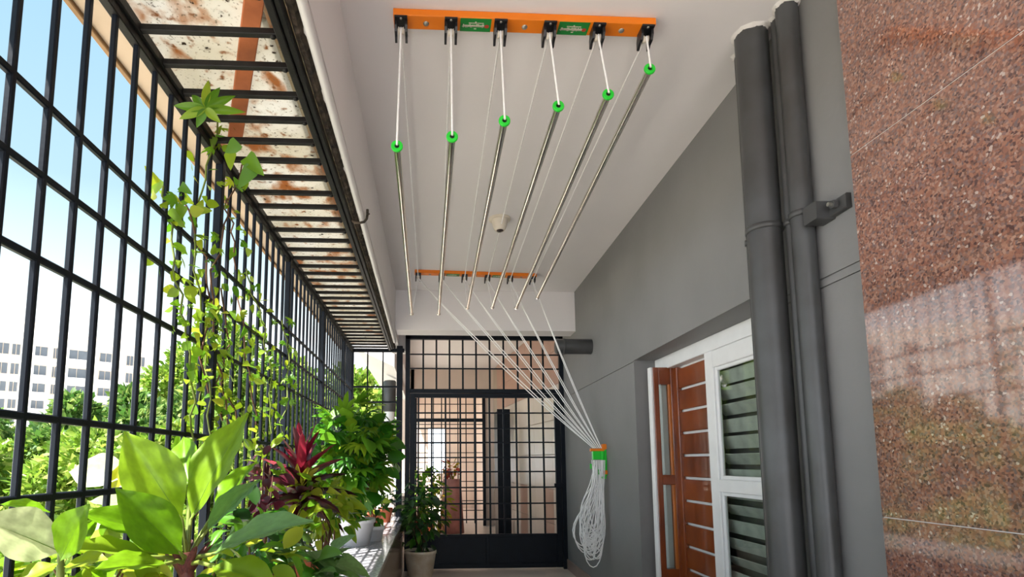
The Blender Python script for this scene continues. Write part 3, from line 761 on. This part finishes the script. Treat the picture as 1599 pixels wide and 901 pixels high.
# ---- big broad-leaved plant in the foreground
bp = thing('broadleaf_plant', 'large broad-leaved light green plant in the foreground', 'plant', (-.64,1.56,LEDGE))
c0 = cam_hit(292, 862, 1.56)
pot(bp, (c0.x, c0.y, LEDGE), .09, .12, .22, M_terra)
MB().tube([(c0.x,c0.y,LEDGE+.18),(c0.x+.004,c0.y,.93),(c0.x,c0.y,c0.z)], [.026,.021,.016], 10).build('trunk', M_stemred, bp)
for k in range(7):
    a = k*.9; d = Vector((math.cos(a), math.sin(a), 0))
    p = Vector((c0.x,c0.y,c0.z-.07))+d*.012
    place_leaf(bp, 'strap', M_stemred, p, p+d*.045+Vector((0,0,.10)), .035, d, name='leaf_sheath', bend=-.6)
BL = [ # base px, tip px, base Y, tip Y, width, material, normal
 ((284,812),(194,674),1.54,1.46,.138,L_broad,(.25,-1,.35)),
 ((298,812),(378,638),1.58,1.66,.132,L_broad,(-.35,-1,.30)),
 ((296,760),(283,676),1.62,1.74,.080,L_broad,(0,-1,.3)),
 ((284,866),(186,764),1.50,1.36,.112,L_broad,(.25,-1,.55)),
 ((330,866),(480,800),1.52,1.42,.120,L_grey,(.1,-.55,1)),
 ((322,830),(402,742),1.60,1.70,.085,L_grey,(-.4,-.8,.6)),
 ((335,800),(398,712),1.66,1.86,.075,L_broad,(-.3,-.9,.5)),
 ((238,832),(132,796),1.50,1.38,.075,L_broad,(.1,-.8,.7)),
 ((240,870),(104,846),1.48,1.32,.075,L_lime,(.1,-.6,1)),
 ((262,880),(150,880),1.44,1.30,.080,L_broad,(.1,-.6,1)),
 ((330,884),(430,905),1.48,1.36,.090,L_lime,(-.1,-.5,1)),
]
for (b, t, Yb, Yt, wdt, m, n_) in BL:
    B, T = cam_hit(b[0], b[1], Yb), cam_hit(t[0], t[1], Yt)
    place_leaf(bp, 'big', m, B, T, wdt, n_)
    MB().tube([(c0.x,c0.y,c0.z-.03), Vector(c0).lerp(B,.5)+Vector((0,0,-.008)), B, B.lerp(T,.06)], [.008,.006,.005,.003], 6).build('leaf_stalk', M_stem, bp)

# ---- plant at the far left with pale leaf
lp = thing('arrowhead_plant', 'plant with two broad leaves beside the leftmost bars, one pale', 'plant', (-.76,1.25,LEDGE))
s0 = cam_hit(94, 905, 1.25); s1_ = cam_hit(95, 862, 1.25)
pot(lp, (s0.x, s0.y, LEDGE), .07, .10, .18, M_terra)
MB().tube([(s0.x,s0.y,LEDGE+.16),s0,s1_], [.010,.008,.006], 8).build('stem', M_stem, lp)
for (b, t, Yb, Yt, wdt, m, n_) in [((95,862),(-28,806),1.25,1.12,.105,L_pale,(.15,-.9,.6)), ((78,800),(2,782),1.27,1.22,.055,L_broad,(.0,-.4,1)), ((94,876),(131,788),1.23,1.20,.088,L_broad,(-.2,-1,.25)), ((90,880),(30,905),1.2,1.15,.06,L_lime,(0,-.6,1)), ((100,885),(165,868),1.22,1.2,.05,L_lime,(0,-.6,1))]:
    place_leaf(lp, 'big', m, cam_hit(b[0],b[1],Yb), cam_hit(t[0],t[1],Yt), wdt, n_)

# ---- pale variegated leaves outside the bars
vp = thing('variegated_plant', 'white and yellow variegated leaves behind the leftmost bars', 'plant', (-1.15,1.9,.3))
v0 = cam_hit(215, 800, 1.98)
MB().tube([(v0.x,v0.y,.3),(v0.x,v0.y,.9),v0], .008, 6).build('stem', M_stem, vp)
for (b, t, Yb, Yt, wdt, m, n_) in [((205,742),(104,732),1.98,1.98,.125,L_pale,(.2,-.9,.5)), ((190,745),(245,770),1.98,1.94,.13,L_pale,(.2,-.9,.5)), ((190,722),(168,790),1.97,1.95,.05,L_yel,(.2,-1,.3)), ((215,790),(140,778),1.96,1.9,.08,L_pale,(0,-.6,1)), ((210,800),(120,836),1.95,1.9,.10,L_pale,(0,-.6,1)), ((215,800),(262,830),1.95,1.9,.08,L_pale,(0,-.6,1)), ((200,720),(215,690),2.0,2.0,.05,L_lime,(0,-.9,.4))]:
    B = cam_hit(b[0],b[1],Yb); place_leaf(vp, 'big', m, B, cam_hit(t[0],t[1],Yt), wdt, n_)
    MB().tube([v0, v0.lerp(B,.6), B], .004, 5).build('leaf_stalk', M_stem, vp)

# ---- low foliage along the ledge (left to right)
def ledge_bush(label, px, py, Y, rad, n, kinds, mats, size, seed, potm=M_terra, **kw):
    c = cam_hit(px, py, Y); c.x = max(min(c.x, -.36), -.84)
    t = thing('ledge_bush', label, 'plant', (c.x, c.y, LEDGE), 'low bushes along the ledge')
    pot(t, (c.x, c.y, LEDGE), .07, .095, .15, potm)
    return shrub('', '', '', (c.x, c.y, LEDGE+.13), (c.x, c.y, max(c.z, LEDGE+.16)), rad, n, kinds, mats, size, seed, parent=t, **kw)
ledge_bush('lime leafy bush below the two broad leaves at the left', 150, 880, 1.5, (.16,.16,.07), 60, ['ovate','ell'], [L_lime,L_broad], (.07,.12), 21)
ledge_bush('yellow-green leafy bush at the foot of the broad-leaved plant', 390, 888, 1.75, (.16,.2,.09), 90, ['ovate','ell'], [L_lime,L_lime,L_shrub], (.05,.09), 22)
ledge_bush('dark green bush between broad-leaved plant and red cordyline', 400, 835, 2.15, (.16,.22,.13), 110, ['ovate','ell'], [L_shrub,L_dark], (.06,.10), 23)
ledge_bush('lime ruffled bush in front of the red cordyline', 505, 792, 2.95, (.20,.26,.17), 210, ['heart','ovate'], [L_lime,L_lime,L_vine], (.06,.10), 24)
ledge_bush('broad dark-leaved bush at the bottom edge beside the ledge', 480, 886, 2.25, (.16,.16,.08), 46, ['heart'], [L_shrub,L_grey], (.10,.15), 25, asp=(.6,.8))

# ---- red cordyline
cd_ = thing('cordyline', 'red and maroon strap-leaved cordyline on the ledge', 'plant', (-.645,2.9,LEDGE))
pot(cd_, (-.645,2.9,LEDGE), .08, .11, .18, M_terra)
ct = cam_hit(470, 742, 2.9)
MB().tube([(-.645,2.9,LEDGE+.15),(ct.x,ct.y,1.0),(ct.x,ct.y,ct.z+.05)], [.014,.013,.010], 8).build('trunk', M_stemred, cd_)
r = random.Random(4)
for k in range(30):
    lvl = k/29; a = k*2.4; el = lerp(-.15, 1.30, lvl)
    d = Vector((math.cos(a)*math.cos(el), math.sin(a)*math.cos(el), math.sin(el)))
    p = Vector((ct.x, ct.y, lerp(ct.z-.18, ct.z+.06, lvl)))
    L = r.uniform(.20,.30)*(1.05-.2*lvl)
    place_leaf(cd_, 'strap', L_red if lvl > .55 else L_maroon, p, p+d*L, r.uniform(.056,.074), Vector((0,0,1))-d*.2, bend=lerp(1.2,.3,lvl))
for k in range(3):
    a = -1.6+k*.5; d = Vector((math.cos(a)*.6, math.sin(a)*.6, .6)); p = Vector((ct.x, ct.y, ct.z-.06)); place_leaf(cd_, 'strap', L_yel, p, p+d*.16, .045, (0,-1,.4))

# ---- tall green shrub in a white pot
sh = thing('lobed_shrub', 'tall bright green shrub with lobed leaves by the end grille', 'plant', (-.55,4.6,LEDGE))
pot(sh, (-.56,4.55,LEDGE), .10, .13, .20, M_potwhite)
cc = cam_hit(556, 712, 4.5)
shrub('', '', '', (-.56,4.55,LEDGE+.17), (cc.x,cc.y,cc.z), (.31,.36,.46), 300, ['palm5','palm7','palm7','ovate'], [L_shrub,L_shrub,L_vine], (.11,.19), 31, parent=sh, nstem=12, asp=(.85,1.0), droop=.25, shell=.3)
# smaller white pot and terracotta pots on the ledge
for i, (px, py, rad, h, m, lab, bush) in enumerate([(585,838,.075,.12,M_potwhite,'small white pot with drooping leaves near the ledge edge',L_shrub), (602,800,.07,.15,M_terra,'terracotta pot with dark leaves at the ledge end',L_dark), (583,812,.075,.16,M_terra,'terracotta pot half hidden behind the white pots',L_lime)]):
    Y = [4.75,6.2,5.6][i]; c = cam_hit(px, py, Y)
    t = thing('potted_plant', lab, 'potted plant', (min(c.x,-.38), Y, LEDGE), 'small pots on the ledge')
    pot(t, (min(c.x,-.38),Y,LEDGE), rad*.75, rad, h, m, rim=.008)
    shrub('', '', '', (min(c.x,-.38),Y,LEDGE+h-.02), (min(c.x,-.38),Y,LEDGE+h+.10), (.09,.09,.11), 22, ['ovate'], [bush], (.06,.11), 60+i, parent=t, nstem=4)

# ---- floor pot by the gate
fp = thing('floor_plant', 'dark leafy shrub in a cream bucket pot on the floor by the gate', 'potted plant', (-.10,6.28,0))
pot(fp, (-.09,6.28,0), .125, .17, .31, M_potcream, rim=.006)
shrub('', '', '', (-.09,6.28,.29), (-.10,6.24,.70), (.26,.24,.40), 250, ['ovate','ell','palm5'], [L_dark,L_dark,L_shrub], (.07,.13), 41, parent=fp, nstem=14, droop=.5, shell=.25)
# ---- yellow croton beyond the gate and further plants down the corridor
cp_ = thing('croton', 'yellow-leaved croton standing beyond the gate', 'potted plant', (.14,7.5,0))
pot(cp_, (.14,7.5,0), .10, .13, .22, M_terra)
shrub('', '', '', (.14,7.5,.2), (.14,7.5,.68), (.15,.15,.38), 90, ['ell'], [L_croton,L_yel,L_vine], (.09,.15), 42, parent=cp_, nstem=7, asp=(.22,.35))
fl = thing('flower_pot_stand', 'red and orange flowers on a pink draped stand down the corridor', 'flowers', (.38,10.2,0))
MB().lathe([(0,0),(.22,0),(.20,.3),(.16,.95),(0,.95)], (.42,10.3,0), 20).build('draped_stand', M_pink, fl)
shrub('', '', '', (.42,10.3,.95), (.42,10.3,1.13), (.16,.16,.15), 40, ['ell'], [L_croton,M_red,M_red], (.08,.13), 43, parent=fl, nstem=4)
gp = thing('corridor_plant', 'green leafy plant by the open side far beyond the gate', 'potted plant', (-.05,9.6,0))
pot(gp, (-.05,9.6,0), .12, .15, .28, M_terra)
shrub('', '', '', (-.05,9.6,.26), (-.05,9.6,.85), (.24,.24,.40), 110, ['ovate'], [L_vine,L_shrub], (.12,.18), 44, parent=gp, nstem=7)

# ---- climbing vine on the side grille
vn = thing('climbing_vine', 'light green climbing vine twined through the side grille bars', 'climbing plant', (-.93,2.4,LEDGE))
r = random.Random(9)
strands = [[(330,700),(325,600),(318,500),(300,400),(305,320),(330,240),(345,180)], [(360,700),(350,600),(330,520),(335,420),(355,330),(380,260),(395,235)], [(300,690),(300,600),(290,500),(275,420),(262,330),(255,290)],
           [(400,690),(395,600),(380,520),(370,450),(365,380),(355,310)], [(420,680),(425,590),(415,530),(400,470),(385,420)], [(345,660),(310,560),(330,470),(312,380),(290,320)], [(440,680),(450,600),(448,540),(440,500)], [(380,680),(340,600),(360,540),(345,450)]]
for si, stn in enumerate(strands):
    pts = []
    for (px, py) in stn:
        p = cam_hit(px, py, 1.0); d = p-EYE; q = EYE+d*((-.912+r.uniform(-.03,.035))/d.x); pts.append(q)
    fine = []
    for a, b in zip(pts, pts[1:]):
        for k in range(4): fine.append(a.lerp(b, k/4)+rv(r,.008))
    fine.append(pts[-1])
    MB().tube(fine, [.004]*len(fine), 5).build('vine_stem', M_stembrown if si % 2 else M_stem, vn)
    for p in fine:
        for k in range(2 if p.z > 1.95 else 4):
            d = Vector((r.gauss(0,.5), r.gauss(0,.8), r.gauss(-.15,.6))).normalized(); s = r.uniform(.03,.062)
            q = p+rv(r,.035)
            place_leaf(vn, r.choice(['heart','heart','ovate','palm5']), r.choice([L_vine,L_vine,L_lime]), q, q+d*s, s*r.uniform(.6,.9), Vector((r.gauss(.6,.4), r.gauss(-.5,.4), r.gauss(.3,.4))), bend=r.uniform(.4,1.4))
# the fingered leaf cluster at the top
tp = Vector((-.80,1.93,2.52))
for (dx, dz, dy) in ((-.12,.01,0),(-.07,.07,.02),(.0,.12,0),(.045,.09,0),(.10,.055,0),(.13,.005,.02),(.05,-.05,0),(-.04,-.06,.02),(-.10,-.035,.01)):
    place_leaf(vn, 'ovate', L_vine, tp, tp+Vector((dx,dy,dz)), .034, (.1,-1,-.5))
for (px, py, s) in ((385,245,.10),(395,262,.09),(372,222,.08),(360,240,.07),(262,330,.08),(250,280,.07),(282,290,.06),(285,320,.07)):
    q = cam_hit(px, py, 2.0); d = Vector((r.gauss(.2,.5), r.gauss(0,.3), -.6)).normalized()
    place_leaf(vn, 'heart', L_vine, q, q+d*s, s*.7, (.1,-1,-.3))
# purple-leaved plant behind the broad-leaved one
ledge_bush('maroon-leaved bush pressed against the side grille bars', 408, 745, 2.75, (.09,.13,.16), 40, ['ell'], [L_maroon,L_maroon,L_vine], (.06,.10), 28)

# ================================================================== OUTSIDE
struct('ground', MB().box((-140,-80,-7.3), (60,160,-7.0)), M_ground, 'pale ground far below the balcony', 'ground')
def tree(label, c, rad, n, m, seed, leaf=.28, kinds=None, zground=-7):
    r = random.Random(seed); c = Vector(c)
    t = thing('tree', label, 'tree', (c.x, c.y, zground), 'trees outside the grille')
    MB().tube([(c.x,c.y,zground),(c.x+.1,c.y,(zground+c.z)/2),(c.x,c.y,c.z)], [.28,.22,.12], 8).build('trunk', M_bark, t)
    for k in range(6):
        d = rv(r).normalized(); e_ = c+Vector((d.x*rad[0],d.y*rad[1],d.z*rad[2]))*.7
        MB().tube([(c.x,c.y,c.z-rad[2]*.5), Vector((c.x,c.y,c.z-rad[2]*.3)).lerp(e_,.6), e_], [.10,.06,.02], 6).build('branch', M_bark, t)
    cl = []
    for k in range(46):
        d = rv(r).normalized(); q = r.uniform(.45,1.0); cl.append((c+Vector((d.x*rad[0],d.y*rad[1],d.z*rad[2]))*q, r.uniform(.16,.30)*min(rad)))
    mb = MB()
    for k in range(n):
        cc, cr_ = cl[r.randrange(len(cl))]; d = rv(r).normalized(); p = cc+d*cr_*r.uniform(.5,1.1)
        a = (d+rv(r,.6)).normalized(); b = a.cross(rv(r).normalized())
        if b.length < .1: continue
        b.normalize(); s = leaf*r.uniform(.6,1.3); nn = a.cross(b)
        mb.add([p-b*s*.1, p+a*s*.45-b*s*.28+nn*s*.08, p+a*s, p+a*s*.45+b*s*.28+nn*s*.08], [(0,1,2),(0,2,3)], True)
    o = mb.build('foliage', m, t); o['kind'] = 'stuff'
# (label, px, py of crown centre, depth Y, radii, leaves)
def T(label, px, py, Y, rad, n, m, seed, leaf=.28): tree(label, cam_hit(px, py, Y), rad, n, m, seed, leaf)
T('bright tree crown low at the left edge below the white building', 30, 850, 7.5, (2.0,1.6,1.25), 34000, L_tree, 101, .115)
T('deep green tree crown right of the white building', 225, 760, 9.0, (1.3,1.5,1.7), 34000, L_tree2, 102, .125)
T('yellow-green tree behind the climbing vine', 345, 662, 10.5, (1.4,1.5,2.0), 34000, L_tree, 103, .12)
T('light green tree behind the red cordyline', 430, 690, 12.5, (1.5,1.5,1.9), 20000, L_tree, 104, .15)
T('pale tree low behind the broad-leaved plant', 250, 850, 6.5, (1.5,1.2,1.2), 22000, L_tree, 105, .11)
T('distant light green tree seen through the end grille', 556, 640, 19, (1.0,1.0,1.5), 4000, L_tree, 106, .3)
T('small slender tree right of the distant one in the end grille', 603, 670, 24, (.5,.5,2.2), 1800, L_tree2, 107, .3)
T('green tree far left under the building windows', 20, 745, 16, (3.4,2.2,1.5), 22000, L_tree2, 108, .17)
# white apartment block
bd = thing('apartment_block', 'white apartment block with rows of windows beyond the trees', 'building', (-35,55,-7))
B0, B1 = cam_hit(-160, 700, 50), cam_hit(242, 700, 62); B0.z = B1.z = 0
bdir = (B1-B0).normalized(); blen = (B1-B0).length; bn = Vector((bdir.y, -bdir.x, 0))
bang = math.atan2(bdir.y, bdir.x)
def bbox(name, u0, u1, d0, d1, z0, z1, m, p=bd):
    """box on the facade: u along it, d outwards towards the viewer"""
    mb = MB().box((u0,-d1,z0), (u1,-d0,z1)); me = mb.mesh(name); me.materials.append(m)
    o = bpy.data.objects.new(name, me); COL.objects.link(o); o.rotation_euler = (0,0,bang); o.location = B0; par(o, p); return o
def uz(px, py):
    d = _x2*(px-714.78)+_u2*(619.53-py)+_f*880
    t = (B0-EYE).dot(bn)/d.dot(bn); q = EYE+d*t; return (q-B0).dot(bdir), q.z
zt = uz(120, 530)[1]
bbox('facade_wall', -12, blen, -10, 0, -7, zt, M_bwhite)
bbox('roof_parapet', -12.3, blen+.3, -10, .35, zt, zt+.55, M_bwhite)
bbox('roof_cornice', -12.3, blen+.3, .3, .45, zt-.12, zt, M_bshade)
u, z = uz(60, 520); bbox('roof_hut', u-2.0, u+2.0, -6, -1.5, zt+.5, zt+1.5, M_bshade)
for px in (-60, 44, 98, 145, 188):
    u, _ = uz(px, 560); bbox('pier', u-.45, u+.45, 0, .5, -7, zt-.1, M_bwhite)
rows = [uz(100, y)[1] for y in (553, 582, 608, 633, 660)]
for ri, z in enumerate(rows):
    for px, hw in ((-100,.6), (-30,.6), (3,.5), (24,.35), (62,.62), (86,.22), (121,.85), (165,.55), (203,.35), (221,.35)):
        u, _ = uz(px, 560)
        f = bbox('window', u-hw, u+hw, .0, .06, z-.60, z+.55, M_bshade)
        me = MB().box((-hw+.06,-.10,-.52), (-.03,-.05,.48)).box((.03,-.10,-.52), (hw-.06,-.05,.48)).mesh('pane'); me.materials.append(M_bglass)
        q = bpy.data.objects.new('pane', me); COL.objects.link(q); q.parent = f; q.location = (u, 0, z)
        if px in (62, 121, 165): bbox('balcony_wall', u-hw-.2, u+hw+.2, .06, .7, z-1.1, z-.5, M_bwhite)
    bbox('floor_band', -12, blen, 0, .22, z-1.25, z-1.05, M_bwhite)
# column and duct beyond the end grille
dp = thing('downpipe', 'white drainpipe with grey collar outside the end grille', 'pipe', (-.62,8.3,-7))
MB().tube([(-.585,8.4,-7),(-.585,8.4,2.2)], .075, 20).build('pipe_body', M_whitepipe, dp)
MB().lathe([(.080,2.0),(.095,2.02),(.095,2.45),(.080,2.47),(0,2.47)], (-.585,8.4,0), 20).build('collar', M_pipeP, dp)
struct('trim_5', MB().prism([(-.95,2.72),(-.445,2.48),(-.445,3.15),(-.95,3.15)], 7.2, 11.4, 'y'), M_ceil, 'off-white sloping soffit beyond the end grille', 'soffit')
